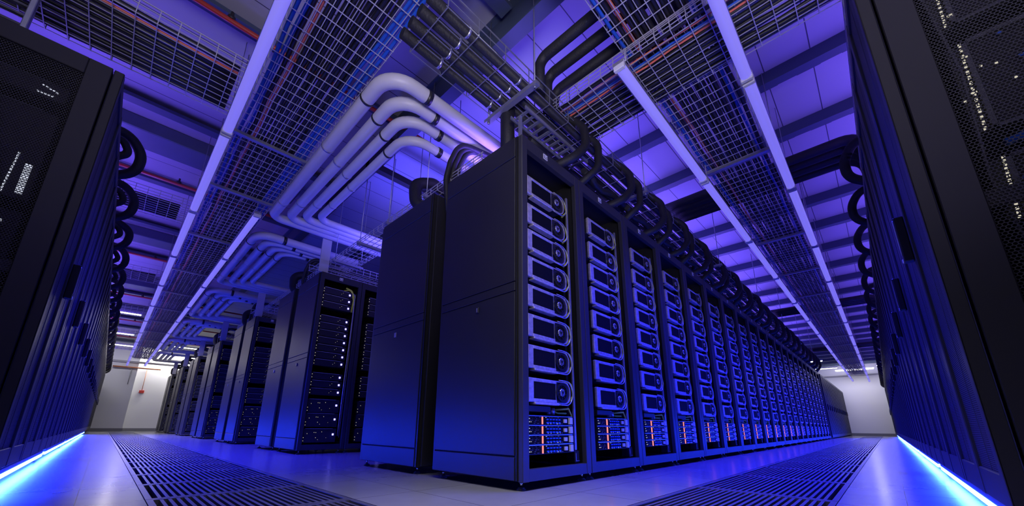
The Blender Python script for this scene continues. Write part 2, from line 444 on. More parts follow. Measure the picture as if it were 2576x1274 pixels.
def server_parts(name, label, loc, group, seed):
    r = random.Random(seed)
    t = thing(name, label, 'storage server', loc, 0, group)
    b = MB(); b.box(0, .006, 0, .47, .5, .05); b.cur = 1; b.box(0, 0, .0495, .44, .008, .0535); b.build('chassis', ['chass', 'silver'], t)
    p = MB(); p.box(.002, .002, .002, .125, .007, .049); p.box(.15, .002, .002, .46, .007, .049)
    for cur, n in ((1, 40), (2, 9)):
        p.cur = cur
        for k in range(n):
            x = r.choice([r.uniform(.004, .12), r.uniform(.165, .33)]); z = .006 + .009 * r.randrange(5); wd = r.choice([.003, .005, .012])
            p.box(x, -.0006, z, x + wd, .003, z + .0035)
    p.cur = 3
    for q in (.17, .20, .23, .26, .29): p.box(q, -.004, .008, q + .018, .003, .018); p.box(q, -.004, .028, q + .018, .003, .036)
    p.build('port_panel', ['window', 'dimedge', 'led_white', 'bluecable'], t)
    MB().box(.1335, -.003, .004, .1368, .006, .047).build('led_strip', 'led_red', t)
    c = MB(); c.box(.345, -.008, .014, .372, .003, .036); c.build('connector', 'label', t)
    c = MB(); c.box(.40, -.012, .006, .428, .003, .046); c.build('connector', 'label', t)
    return t

ROWA = 21
WR = .75
first = rack('server_rack', 'black end rack at the near corner of the long row of open racks', (0, 0, 0), WR, .81, x0=.066, side=True, group='open racks of the long right aisle row')
gen = rack('server_rack', 'tmp', (WR, 0, 0), WR, .81, group='open racks of the long right aisle row')
racksA = [first, gen]
gen['label'] = 'black open rack second from the near corner along the right aisle'
for n in range(2, ROWA):
    racksA.append(rack_copy(gen, 'black open rack %s from the near corner along the right aisle' % nth(n + 1), (n * WR, 0, 0)))

MZ = [1.85, 1.635, 1.445, 1.252, 1.058, .866, .672, .474]
order = ['topmost', 'second', 'third', 'fourth', 'fifth', 'sixth', 'seventh', 'lowest']
NPART = 9
proto_m = proto_s = None; joined_m = joined_s = None
for n in range(ROWA):
    where = 'rack at near corner' if n == 0 else '%s rack from near corner' % nth(n + 1)
    for k in range(8):
        lb = 'silver compute module with round fan, %s%s in %s' % (order[k], '' if k in (0, 7) else ' from top', where)
        loc = (n * WR + .135, .02, MZ[k])
        if n < NPART:
            if proto_m is None: proto_m = module_parts('compute_module', lb, loc, 'compute modules in the long row'); o = proto_m
            else: o = copy_tree(proto_m); o.location = loc; o['label'] = lb
        else:
            if joined_m is None: joined_m = join_mesh(proto_m, 'compute_module')
            o = bpy.data.objects.new('compute_module', joined_m); C.objects.link(o); o.location = loc
            tag(o, lb, 'compute module', 'compute modules in the long row')
    for k in range(4):
        lb = 'slim server with red strip, %s of four at foot of %s' % (('topmost', 'second', 'third', 'lowest')[k], where)
        loc = (n * WR + .145, .03, .345 - .055 * k)
        if n < NPART:
            if proto_s is None: proto_s = [server_parts('storage_server', lb, loc, 'slim servers in the long row', s) for s in (3,)]; o = proto_s[0]
            else: o = copy_tree(proto_s[0]); o.location = loc; o['label'] = lb
        else:
            if joined_s is None: joined_s = join_mesh(proto_s[0], 'storage_server')
            o = bpy.data.objects.new('storage_server', joined_s); C.objects.link(o); o.location = loc
            tag(o, lb, 'storage server', 'slim servers in the long row')
# small power shelf above the slim servers, cable drop and bottom gear
def shelf_parts(label, loc):
    t = thing('power_shelf', label, 'power unit', loc, 0, 'power shelves in the long row')
    b = MB(); b.cbox(0, 0, 0, .21, .3, .035, .003); b.build('case', 'panel', t)
    c = MB()
    for q in (.245, .29): c.disc((q, .05, -.012), (0, 0, 1), .017, .042, None, 14)
    c.build('capacitor', 'silver', t)
    g = MB(); g.tube([(.33, .06, .02), (.44, .03, .03), (.49, .04, -.02), (.485, .06, -.12)], .007, 6); g.tube([(.30, .08, .02), (.36, .06, .0), (.44, .05, .0)], .006, 6); g.build('cable', 'yelcable', t)
    d = MB(); d.cbox(.485, .02, -.31, .535, .09, -.235, .004); d.cur = 1; d.box(.49, .017, -.30, .53, .021, -.296); d.box(.49, .017, -.30, .494, .021, -.25)
    d.build('junction_box', ['chass', 'silver'], t)
    return t
ps = None
for n in range(ROWA):
    lb = 'blank power shelf with two round capacitors in %s' % ('rack at near corner' if n == 0 else '%s rack from near corner' % nth(n + 1))
    if ps is None: ps = shelf_parts(lb, (.15, .03, .42))
    else:
        o = copy_tree(ps); o.location = (n * WR + .15, .03, .42); o['label'] = lb

# ---- the grey closed cabinets that continue the row to the end wall
def closed_cab(label, loc, w, dep, h, z0, doorm='perf', group=None, handle=True, rz=0):
    t = thing('server_cabinet', label, 'server cabinet', loc, rz, group)
    MB().cbox(.004, .045, z0, w - .004, dep, h, .004).build('cabinet_body', 'black', t)
    d = MB(); g = .006; T = .040
    for a, b2 in ((g, .055), (w*.5 - .035, w*.5 + .035), (w - .055, w - g)): d.cbox(a, 0, z0 + .004, b2, T, h - .004, .004)
    d.box(g, .002, z0 + .004, w - g, T, z0 + .095); d.box(g, .002, h - .07, w - g, T, h - .004)
    d.cur = 1; d.box(.05, .010, z0 + .09, w*.5 - .03, .03, h - .06); d.box(w*.5 + .03, .010, z0 + .09, w - .05, .03, h - .06)
    d.cur = 0; d.box(w*.25 - .003, .0085, z0 + .09, w*.25 + .003, .012, h - .06); d.box(w*.75 - .003, .0085, z0 + .09, w*.75 + .003, .012, h - .06)
    do = d.build('door', ['frame', doorm], t)
    if handle:
        hd = MB(); hd.cbox(w*.5 - .018, -.03, 1.0, w*.5 + .018, .0, 1.2, .006); hd.cur = 1; hd.box(w*.5 + .005, -.032, 1.0, w*.5 + .016, -.029, 1.018); hd.cur = 2; hd.box(w*.5 - .012, -.032, 1.03, w*.5 - .004, -.029, 1.19)
        hd.build('handle', ['fan', 'label', 'silver'], do)
    MB().box(.02, .10, 0, w - .02, dep - .02, z0).build('plinth', 'dark', t)
    return t
cabg = None
for k in range(13):
    lb = 'plain closed cabinet, %s beyond the open racks towards the end wall' % nth(k + 1)
    loc = (16.25 + k * .76, 0, 0)
    if cabg is None: cabg = closed_cab(lb, loc, .76, .81, H, Z0, group='closed cabinets at the far end of the long row', handle=True)
    else: rack_copy(cabg, lb, loc)

# ---- end panels and fronts of the other rows
pairs = [(0, .81, 1.01, 1.90), (3.49, 4.31, 4.48, 5.24), (6.57, 7.29, 7.49, 8.24), (9.66, 10.4, 10.57, 11.31), (12.75, 13.5, 13.66, 14.4), (15.84, 16.58, 16.75, 17.5), (18.9, 19.62, 19.8, 20.5)]
def thin_server(label, loc, seed, group, kind=0):
    r = random.Random(seed); t = thing('rack_server', label, 'rack server', loc, 0, group)
    hh = .082 if kind == 0 else .16
    b = MB(); b.box(0, .004, 0, .38, .5, hh); b.cur = 1; b.box(.015, -.002, hh - .004, .335, .006, hh); b.build('chassis', ['chass', 'zinc'], t)
    l = MB()
    for k in range(2): l.box(.004, -.003, .018 + k * .036, .009, .004, .024 + k * .036)
    if kind:
        for k in range(5): x = r.uniform(.04, .25); z = r.uniform(.02, .14); l.box(x, -.002, z, x + .004, .004, z + .006)
    for k in range(2): x = r.uniform(.12, .30); l.box(x, -.002, .03 + .02 * k, x + .003, .004, .033 + .02 * k)
    l.build('status_light', 'led_warm', t)
    p = MB(); z = .03 if kind == 0 else .08; p.box(.335, -.004, z, .353, .004, z + .022); p.build('power_light', 'led_blue', t)
    return t
grp_thin = 'slim servers with blue lights in the cross rows'
proto_t = {}
def fill_thin(yf, n, rowname):
    zs = [2.02, 1.925, 1.83, 1.64, 1.545, 1.45, 1.355, 1.26, 1.165, 1.07, .90, .805, .71]
    ords = len(zs) + 3
    for k, z in enumerate(zs + [.50, .33, .15]):
        kind = 0 if k < len(zs) else 1
        lb = 'dark server with blue light, %s from top in %s' % (nth(k + 1), rowname)
        loc = (n, yf + .02, z - .02)
        if kind not in proto_t: proto_t[kind] = thin_server(lb, loc, 5 + kind, grp_thin, kind)
        else:
            o = copy_tree(proto_t[kind]); o.location = loc; o['label'] = lb
rowname = ['', 'second', 'third', 'fourth', 'fifth', 'sixth', 'seventh']
protoC = protoD = None
for i, (y0, y1, y2, y3) in enumerate(pairs):
    if i:
        dep = y1 - y0
        lb = 'black end rack with plain side panel, front of the %s double row' % rowname[i]
        o = rack('server_rack', lb, (0, y0, 0), .62, dep, x0=.066, side=True, group='end racks along the left aisle', st=.05, rails=False, cat='server rack')
        lb = 'black rack just inside the %s double row from the corner' % rowname[i]
        rack('server_rack', lb, (.62, y0, 0), .62, dep, group='inner racks of the cross rows', st=.05, rails=False)
        fill_thin(y0, .125, 'end rack of the %s double row' % rowname[i])
        if i < 3: fill_thin(y0, .745, 'inner rack of the %s double row' % rowname[i])
        c = MB(); c.tube(fillet([(.50, y0 + .05, 2.1), (.545, y0 + .03, 2.06), (.54, y0 + .02, 1.5), (.53, y0 + .02, .9), (.53, y0 + .03, .2)], .05, 4), .007, 6)
        c.tube([(.552, y0 + .03, 2.08), (.556, y0 + .03, 1.2), (.548, y0 + .03, .18)], .004, 6)
        c.cur = 1; c.tube(fillet([(.42, y0 + .05, 2.14), (.50, y0 + .03, 2.11), (.535, y0 + .035, 1.98), (.53, y0 + .06, 1.82)], .05, 4), .012, 8); c.tube(fillet([(.40, y0 + .06, 2.10), (.47, y0 + .03, 2.12), (.55, y0 + .03, 2.02)], .04, 4), .008, 6)
        tag(c.build('patch_cable', ['silver', 'yelcable']), 'yellow-green and pale cables hanging beside the servers in the %s double row' % rowname[i], 'cable', 'cables in the cross rows')
    # rear half, back to back, facing away
    dep = y3 - y2
    lb = 'black end rack with plain side panel, back half of the %s double row' % (rowname[i] or 'nearest')
    o = rack('server_rack', lb, (.62, y3, 0), .62 - .066, dep, rz=PI, x0=0, group='end racks along the left aisle', st=.05, rails=False, lab=False)
    # its outer side is the local +x face
    s = side_panel_mb(0, dep)
    s.v = [(.62 - .066 - (p[0]), p[1], p[2]) for p in s.v]; s.f = [f[::-1] for f in s.f]
    so = s.build('side_panel', 'panel', o)
    l = MB(); l.cbox(.554 + .011, dep * .5, 1.06, .554 + .018, dep * .5 + .03, 1.10, .002); l.build('latch', 'silver', so)
    rd = MB(); rd.cbox(.02, dep + .003, Z0 + .01, .53, dep + .022, H - .01, .003); rd.build('rear_door', 'black', o)

# ------------------------------------------------------------------ left and right rows of closed cabinets
def row_label(k, side): return 'tall black cabinet with perforated doors in the %s row, %s from the camera' % (side, nth(k + 1))
cabL = closed_cab(row_label(1, 'left'), (0, 0, 0), RW, 1.05, HL, .121, group='cabinets of the left row')
NL = 21
for k in range(1, NL):
    o = cabL if k == 1 else copy_tree(cabL)
    o.location = (XL, LY0 + k * RW, 0); o.rotation_euler.z = PI / 2; o['label'] = row_label(k, 'left')
cabR = closed_cab(row_label(1, 'right'), (0, 0, 0), RW, 1.05, HR, .121, group='cabinets of the right row')
NR = 27
for k in range(1, NR):
    o = cabR if k == 1 else copy_tree(cabR)
    o.location = (RX0 + (k + 1) * RW, YR, 0); o.rotation_euler.z = PI; o['label'] = row_label(k, 'right')

# nearest cabinet of each row: its end is a punched metal sheet in a broad frame
def mesh_cab(label, loc, rz, h, end, group):
    """end = 0: local x=0 face is the punched end, 1: local x=w"""
    w, dep, z0 = RW, 1.05, .121
    t = thing('server_cabinet', label, 'server cabinet', loc, rz, group)
    X = (lambda x: x) if end == 0 else (lambda x: w - x)
    def bx(mb, a, y0, z0_, b2, y1, z1): mb.cbox(min(X(a), X(b2)), y0, z0_, max(X(a), X(b2)), y1, z1, .003)
    f = MB()
    f.cur = 0
    bx(f, 0, .046, z0, .03, .135, h); bx(f, 0, dep - .09, z0, .03, dep, h); bx(f, 0, .135, h - .10, .03, dep - .09, h); bx(f, 0, .135, z0, .03, dep - .09, z0 + .12)
    f.build('end_frame', 'graypanel', t)
    s = MB(); a, b2 = sorted((X(.012), X(.014))); s.box(a, .13, z0 + .115, b2, dep - .085, h - .095)
    s.build('punched_sheet', 'perfx', t)
    c = MB(); bx(c, .016, .13, .98, .03, dep - .085, 1.04); c.build('crossbar', 'graypanel', t)
    b = MB(); bx(b, .03, .046, h - .03, w - .004, dep, h); bx(b, .03, dep - .02, z0, w - .004, dep, h - .03); bx(b, w - .03, .046, z0, w - .004, dep - .02, h - .03); bx(b, .03, .046, z0, w - .03, dep - .02, z0 + .03)
    bx(b, .03, .046, z0 + .03, w - .03, .056, h - .03)
    b.build('cabinet_body', 'dark', t)
    d = MB(); g = .0; T = .040
    for a_, b_ in ((g, .055), (w*.5 - .035, w*.5 + .035), (w - .055, w - .006)): bx(d, a_, 0, z0 + .004, b_, T, h - .004)
    bx(d, .05, .002, z0 + .004, w - .05, T, z0 + .095); bx(d, .05, .002, h - .07, w - .05, T, h - .004)
    d.cur = 1; bx(d, .05, .010, z0 + .09, w*.5 - .03, .03, h - .06); bx(d, w*.5 + .03, .010, z0 + .09, w - .05, .03, h - .06)
    d.cur = 0; bx(d, w*.25 - .004, .0085, z0 + .09, w*.25 + .004, .016, h - .06); bx(d, w*.75 - .004, .0085, z0 + .09, w*.75 + .004, .016, h - .06)
    d.cur = 2; bx(d, -.0006, .001, z0 + .006, .0006, T - .001, h - .006)
    do = d.build('door', ['frame', 'perf', 'graypanel'], t)
    hd = MB(); bx(hd, w*.5 - .018, -.03, 1.0, w*.5 + .018, .0, 1.2); hd.cur = 1; bx(hd, w*.5 + .003, -.034, 1.0, w*.5 + .017, -.028, 1.02); hd.cur = 2; bx(hd, w*.5 - .014, -.034, 1.03, w*.5 - .002, -.028, 1.19)
    hd.build('handle', ['fan', 'label', 'silver'], do)
    MB().box(.02, .10, 0, w - .02, dep - .02, z0).build('plinth', 'dark', t)
    return t
mesh_cab('tall black cabinet with punched end panel at the near end of the left row', (XL, LY0, 0), PI/2, HL, 0, 'cabinets of the left row')
mesh_cab('tall black cabinet with punched end panel at the near end of the right row', (RX0 + RW, YR, 0), PI, HR, 1, 'cabinets of the right row')

# equipment seen through the punched ends (world coordinates)
def gear_left():
    k = 0
    for z, hgt, nm in ((1.93, .10, 'topmost'), (1.36, .5, 'second'), (1.06, .24, 'third'), (.72, .26, 'fourth'), (.36, .26, 'lowest')):
        t = thing('rack_server', 'dim chassis with tiny lights behind the punched left end panel, %s of five' % nm, 'rack server', (-2.72, LY0 + .10, z), 0, 'servers behind the punched end panels')
        b = MB(); b.cbox(0, 0, 0, .72, .7, hgt, .004); b.cur = 1; b.box(0, -.003, hgt - .004, .66, .003, hgt)
        b.build('chassis', ['dark', 'dimedge'], t)
        l = MB(); r = random.Random(int(z * 100))
        if k == 0:
            for j in range(5): l.box(.63 + .012 * j, -.004, .065 - .004 * j, .638 + .012 * j, .001, .071 - .004 * j)
            for j in range(5): l.box(.62 + .012 * j, -.004, .02, .628 + .012 * j, .001, .026)
        if k == 1:
            for j in range(14): l.box(.630 + .0007 * j, -.004, .02 + .016 * j, .636 + .0007 * j, .001, .03 + .016 * j)
            for j in range(15): l.box(.672, -.004, .03 + .011 * j, .694, .001, .036 + .011 * j)
        if k >= 2:
            for j in range(12): x = r.uniform(.5, .70); z2 = r.uniform(.02, hgt - .03); l.box(x, -.004, z2, x + .006, .001, z2 + .012)
            for j in range(10): l.box(.60 - .008 * j, -.004, hgt - .02 - .018 * j, .612 - .008 * j, .001, hgt - .008 - .018 * j)
        l.build('status_light', 'led_white', t)
        k += 1
gear_left()
def gear_right():
    X0 = RX0 + .10
    spec = [('topmost', 1.72, .34, 'pcb'), ('second', 1.28, .36, 'chass'), ('third', .96, .22, 'chass'), ('fourth', .60, .28, 'pcb'), ('lowest', .22, .30, 'chass')]
    for k, (nm, z, hgt, m) in enumerate(spec):
        t = thing('rack_server', 'dim board chassis with tiny lights behind the punched right end panel, %s of five' % nm, 'rack server', (X0, -2.62, z), 0, 'servers behind the punched end panels')
        b = MB(); b.cbox(.02, 0, 0, .6, .80, hgt, .004); b.cur = 1
        for a in (.0, hgt - .012): b.box(.005, .08, a, .02, .76, a + .012)
        b.box(.005, .75, 0, .02, .762, hgt)
        b.build('chassis', ['dark', 'dimedge'], t)
        bd = MB(); bd.box(.004, .12, .05, .018, .30, hgt - .04); bd.cur = 1
        for j in range(9): bd.box(-.002, .14 + .016 * j, .07, .01, .147 + .016 * j, hgt - .06)
        bd.cur = 0; bd.box(.006, .40, .06, .018, .64, hgt - .08)
        bd.build('circuit_board', ['pcb', 'dimedge'], t)
        l = MB(); r = random.Random(k + 40)
        for j in range(16): l.box(.0, .775 - .0008 * j, hgt * j / 16, .006, .781 - .0008 * j, hgt * (j + .5) / 16)
        for j in range(10):
            y = r.uniform(.55, .79); z2 = r.uniform(.02, hgt - .02); l.box(.0, y, z2, .005, y + r.choice([.006, .014]), z2 + .006)
        l.build('status_light', 'led_warm', t)
        q = MB(); 
        for j in range(6): y = r.uniform(.45, .78); z2 = r.uniform(.03, hgt - .03); q.box(.0, y, z2, .005, y + .012, z2 + .008)
        q.build('port_light', 'bluecable', t)
    c = MB(); c.tube([(X0 - .03, -1.80, 1.95), (X0 - .035, -1.83, 1.5), (X0 - .03, -1.81, 1.1), (X0 - .035, -1.845, .7), (X0 - .03, -1.82, .3)], .005, 6)
    tag(c.build('patch_cable', 'dimedge'), 'thin white cable hanging behind the punched right end panel', 'cable')
    c = MB(); c.tube([(X0 - .03, -1.86, 1.20), (X0 - .035, -2.1, 1.245), (X0 - .03, -2.45, 1.26)], .012, 8)
    tag(c.build('patch_cable', 'bluecable'), 'thick blue cable crossing behind the punched right end panel', 'cable')
gear_right()
# area light helper
def area(name, loc, size, energy, col, target=None, spread=PI, sy=None):
    l = bpy.data.lights.new(name, 'AREA'); l.energy = energy; l.color = col; l.size = size; l.spread = spread
    if sy: l.shape = 'RECTANGLE'; l.size_y = sy
    o = bpy.data.objects.new(name, l); C.objects.link(o); o.location = loc
    d = (Vector(target) - Vector(loc)) if target else Vector((0, 0, -1))
    z = -d.normalized(); x = Vector((1, 0, 0)); x = (x - z * x.dot(z)).normalized(); y = z.cross(x)   # size along world x, size_y along y
    o.rotation_euler = Matrix((x, y, z)).transposed().to_euler()
    return o

# ------------------------------------------------------------------ floor grates
def grate(label, loc, wx, wy, along):
    """slots run along y (along=1) or x (along=0)"""
    t = thing('floor_grate', label, 'floor grate', loc, 0, 'vented floor grates')
    f = MB(); e = .004; q = .028
    f.box(e, e, -.03, q, wy - e, -.0005); f.box(wx - q, e, -.03, wx - e, wy - e, -.0005); f.box(q, e, -.03, wx - q, q, -.0005); f.box(q, wy - q, -.03, wx - q, wy - e, -.0005)
    f.build('rim', 'grate', t)
    s = MB(); W_ = wx if along else wy; n = int(W_ / .031); p = (W_ - 2 * q) / n
    for k in range(1, n):
        a = q + k * p - .0065
        if along: s.box(a, q, -.035, a + .013, wy - q, -.002)
        else: s.box(q, a, -.035, wx - q, a + .013, -.002)
    s.build('slats', 'grate', t)
    return t
proto = None; k = 0; y = gy0
while y + .6 <= gy1 + .01:
    lb = 'slotted metal floor grate in the left aisle, %s from the camera' % nth(k + 1)
    if proto is None: proto = grate(lb, (GLX[0], y, 0), GLX[1] - GLX[0], .6, 1)
    else: o = copy_tree(proto); o.location = (GLX[0], y, 0); o['label'] = lb
    y += .6; k += 1
proto = None; k = 0; x = gx0
while x + .87 <= gx1 + .01:
    lb = 'slotted metal floor grate in the right aisle, %s from the camera' % nth(k + 1)
    if proto is None: proto = grate(lb, (x, GRY[0], 0), .87, GRY[1] - GRY[0], 0)
    else: o = copy_tree(proto); o.location = (x, GRY[0], 0); o['label'] = lb
    x += .87; k += 1

# ------------------------------------------------------------------ LED strips at the foot of both rows
def led(label, loc, ln, rz):
    t = thing('led_strip', label, 'light strip', loc, rz, 'blue light strips at the cabinet feet')
    b = MB(); b.box(0, .03, .075, ln, .075, .10); b.build('channel', 'zincd', t)
    e = MB(); e.box(.01, .028, .05, ln - .01, .072, .0745); e.build('diffuser', 'strip', t)
    return t
pl = None; k = 0; y = LY0 + .05
while y < 15.2:
    lb = 'glowing blue light strip under the left cabinets, %s from the camera' % nth(k + 1)
    if pl is None: pl = led(lb, (XL, y, 0), 2.65, PI/2)
    else: o = copy_tree(pl); o.location = (XL, y, 0); o['label'] = lb
    y += 2.9; k += 1
k = 0; x = RX0 + .05
while x < 23:
    lb = 'glowing blue light strip under the right cabinets, %s from the camera' % nth(k + 1)
    o = copy_tree(pl); o.location = (x + 2.65, YR, 0); o.rotation_euler.z = PI; o['label'] = lb
    x += 2.9; k += 1

# ------------------------------------------------------------------ batten lights
def batten(label, loc, ln, rz):
    t = thing('batten_light', label, 'batten light', loc, rz, 'long batten lights under the aisle trays')
    h = MB(); h.box(.0, -.036, .035, ln, .036, .062); h.build('housing', 'zincd', t)
    q = MB(); q.disc((.12, 0, .06), (0, 0, 1), .0035, CEIL - 2.63 - .06, None, 6); q.build('rod', 'zincd', t)
    n = 9; d = MB(); sec = [(.034 * math.cos(PI + PI * k / n), .034 * math.sin(PI + PI * k / n) * .95 + .034) for k in range(n + 1)]
    vs = []
    for xx in (.03, ln - .03): vs += [(xx, a, z) for a, z in sec]
    d._add(vs, [(i, i + 1, n + 1 + i + 1, n + 1 + i) for i in range(n)], True); d.build('diffuser', 'batten', t)
    for xx in (0, ln - .03):
        c = MB(); c.cbox(xx, -.037, -.002, xx + .029, .037, .063, .004); c.build('end_cap', 'label', t)
    return t
bl = None
def run(x0, y0, axis, n, nm):
    global bl
    for k in range(n):
        loc = (x0 + 1.7 * k, y0, 2.63) if axis == 0 else (x0, y0 + 1.7 * k, 2.63)
        lb = 'violet batten light in the %s, %s from the camera' % (nm, nth(k + 1))
        if bl is None: bl = batten(lb, loc, 1.685, 0); o = bl
        else: o = copy_tree(bl); o.location = loc; o['label'] = lb
        o.rotation_euler.z = 0 if axis == 0 else PI/2
run(-.6, -1.17, 0, 15, 'outer line over the right aisle')
run(.38, -.58, 0, 14, 'inner line over the right aisle')
run(-1.295, -1.35 + 1.7, 1, 12, 'outer line over the left aisle')
run(-.765, 3.32, 1, 10, 'inner line over the left aisle')

# ------------------------------------------------------------------ wire trays
def tray_mb(L0, L1, w, h, pitch=.1, nl=10, wd=.0048, ns=2):
    """basket along x from L0 to L1, width w in y, side height h, bottom z=0"""
    f = MB()
    for k in range(nl + 1):
        y = w * k / nl; f.bar((L0, y, 0), (L1, y, 0), wd)
    for k in range(1, ns + 1):
        z = h * k / ns
        for y in (0, w): f.bar((L0, y, z), (L1, y, z), wd * (1.3 if k == ns else 1))
    n = int((L1 - L0) / pitch)
    for k in range(n + 1):
        x = L0 + pitch * k + .01
        if x > L1: break
        f.bar((x, 0, -.004), (x, w, -.004), wd); f.bar((x, -.003, -.004), (x, -.003, h), wd); f.bar((x, w + .003, -.004), (x, w + .003, h), wd)
    return f
def tray(label, x, y, z, L, w, h, axis, **kw):
    m = kw.pop('m', 'zinc'); f = tray_mb(0, L, w, h, **kw)
    o = f.build('wire_tray', m, None, (x, y, z), 0 if axis == 0 else PI/2)
    return tag(o, label, 'wire tray', 'wire trays')
ZT = 2.90
tray('long wire basket tray above the right aisle between its batten lights', -.9, -1.09, ZT, 24.6, .53, .10, 0)
tray('long wire basket tray above the left aisle between its batten lights', -.62, -.9, ZT, 21.2, .60, .10, 1)
tray('wire basket tray crossing the right aisle over the near corner rack', 1.03, -3.2, 2.80, 3.5, .53, .10, 1, nl=9, ns=3)
tray('wire basket tray crossing above the near end of the left row', -3.9, 1.42, 2.77, 2.6, .56, .11, 0, nl=9, ns=3)
for k, y in enumerate((4.0, 7.1, 10.2, 13.3, 16.4)):
    tray('wire basket tray crossing above the left row, %s one beyond the nearest' % nth(k + 1), -3.9, y, 2.77, 2.6, .5, .11, 0, nl=8, ns=3)
tray('wire basket of thick black pipes running on above the front racks', -.62, -.03, 2.70, 16.6, .40, .14, 0, nl=4, ns=2, pitch=.24, m='zincd')
tray('narrow wire basket above the end panels along the left aisle', .46, .5, 2.40, 8.2, .30, .06, 1, nl=5, ns=2)
for i, y in enumerate((3.6, 6.7, 9.8, 12.9)):
    tray('wire basket above the fronts of the %s double row' % rowname[i + 1], .05, y, 2.42, 5.0, .4, .09, 0, nl=6)
tray('wire basket tray above the outer edge of the right row', .05, -2.05, 2.42, 22., .3, .1, 0, nl=5)

# cables lying in the trays
def wander(p0, p1, amp, seed, n=14):
    r = random.Random(seed); a, b = Vector(p0), Vector(p1); d = (b - a).normalized(); s = Vector((0, 0, 1)).cross(d); out = []
    for k in range(n + 1):
        out.append(a.lerp(b, k / n) + s * r.uniform(-amp, amp) + Vector((0, 0, r.uniform(0, amp * .3))))
    return out
def cable(p0, p1, r, m, amp, label, group, seed, n=14, sides=6):
    c = MB(); c.tube(wander(p0, p1, amp, seed, n), r, sides)
    return tag(c.build('cable', m), label, 'cable', group)
for k in range(15):
    yy = -1.06 + .034 * k
    m = 'bluecable' if k in (1, 14) else 'redcable' if k == 12 else 'cable'
    r = .0165 if m == 'cable' else .012
    cable((-.9, yy, ZT + .006 + r), (23.6, yy, ZT + .006 + r), r, m, .009, {'cable': 'black cable in the bundle lying in the right aisle tray', 'bluecable': 'blue cable lying in the right aisle tray', 'redcable': 'salmon red cable lying in the right aisle tray'}[m], 'cables in the right aisle tray', k, 60)
for k in range(17):
    xx = -1.19 + .034 * k
    m = 'bluecable' if k in (0, 1, 14, 15, 16) else 'redcable' if k == 3 else 'cable'
    r = .0165 if m == 'cable' else .014
    cable((xx, -.9, ZT + .006 + r), (xx, 20.2, ZT + .006 + r), r, m, .009, {'cable': 'black cable in the bundle lying in the left aisle tray', 'bluecable': 'blue cable lying in the left aisle tray', 'redcable': 'salmon red cable lying in the left aisle tray'}[m], 'cables in the left aisle tray', 30 + k, 56)
for k in range(13):
    xx = .54 + .038 * k
    m = 'redcable' if k in (1, 3) else 'bluecable' if k == 2 else 'cable'
    r = .015 if m == 'cable' else .008
    cable((xx, .28, 2.806 + r), (xx, -3.1, 2.806 + r), r, m, .010, {'cable': 'black cable in the tray crossing the right aisle', 'bluecable': 'blue cable in the tray crossing the right aisle', 'redcable': 'salmon red cable in the tray crossing the right aisle'}[m], 'cables in the tray crossing the right aisle', 70 + k, 18)
for k in range(13):
    yy = 1.45 + .041 * k
    m = 'redcable' if k in (1,) else 'cable'
    r = .02 if m == 'cable' else .010
    cable((-3.9, yy, 2.776 + r), (-1.35, yy, 2.776 + r), r, m, .008, {'cable': 'black cable in the tray crossing the left row', 'redcable': 'salmon red cable in the tray crossing the left row'}[m], 'cables in the tray crossing the left row', 100 + k, 12)
for j, y in enumerate((4.0, 7.1)):
    for k in range(9):
        yy = y + .05 + .05 * k
        cable((-3.9, yy, 2.792), (-1.4, yy, 2.792), .016, 'cable', .008, 'black cable in the %s farther tray crossing the left row' % nth(j + 1), 'cables in the farther trays crossing the left row', 120 + 10 * j + k, 10)

# trapeze hangers: channel under the tray, two threaded rods to the roof
def hanger(label, c, half, axis, z, top=CEIL):
    t = thing('trapeze_hanger', label, 'hanger', (*c, z), 0 if axis == 0 else PI/2, 'trapeze hangers of the overhead trays')
    b = MB(); b.box(-half, -.02, -.035, half, .02, -.006); b.build('strut', 'zincd', t)
    for s in (-1, 1):
        r = MB(); r.disc((s * (half - .03), 0, -.05), (0, 0, 1), .005, top - z + .05, None, 6); r.disc((s * (half - .03), 0, -.05), (0, 0, 1), .011, .016, None, 6); r.build('rod', 'zincd', t)
    return t
for k, x in enumerate((-.55, 2.33, 4.5, 6.1, 7.7, 9.3, 10.9, 12.5, 14.1, 15.7, 17.3, 18.9, 20.5, 22.1)):
    hanger('steel trapeze hanger under the right aisle tray, %s from the camera' % nth(k + 1), (x, -.83), .36, 1, ZT)
for k, y in enumerate((2.3, 3.42, 5.0, 6.8, 8.4, 10., 11.6, 13.2, 14.8, 16.4, 18., 19.6)):
    hanger('steel trapeze hanger under the left aisle tray, %s from the camera' % nth(k + 1), (-.92, y), .36, 0, ZT)
for k, x in enumerate((.13, 1.9, 4.4, 6.9, 9.4, 11.9, 14.4)):
    hanger('steel trapeze hanger of black pipe basket, %s along the front row' % nth(k + 1), (x, .17), .27, 1, 2.70)
for k, y in enumerate((1.25, 1.95, 2.6, 3.3)):
    hanger('steel hanger of the narrow basket above the end panels, %s from the corner' % nth(k + 1), (.31, y), .2, 0, 2.40)

hanger('steel channel under the end of the tray crossing the right aisle', (.765, .235), .30, 0, 2.80)
# ladder on top of the corner racks
t = thing('cable_ladder', 'bright rung cable ladder lying above the front edge of the corner rack', 'cable ladder', (.10, -.01, 2.50))
for y in (0, .14):
    b = MB(); b.box(0, y, 0, .8, y + .010, .025); b.build('rail', 'zincd', t)
b = MB()
for k in range(12): b.box(.03 + .065 * k, .010, .006, .05 + .065 * k, .14, .016)
b.build('rungs', 'zincd', t)
tag(MB().box(.12, .06, 2.272, .14, .08, 2.50).build('ladder_foot', 'zincd'), 'short steel foot holding the cable ladder on the corner rack', 'bracket')

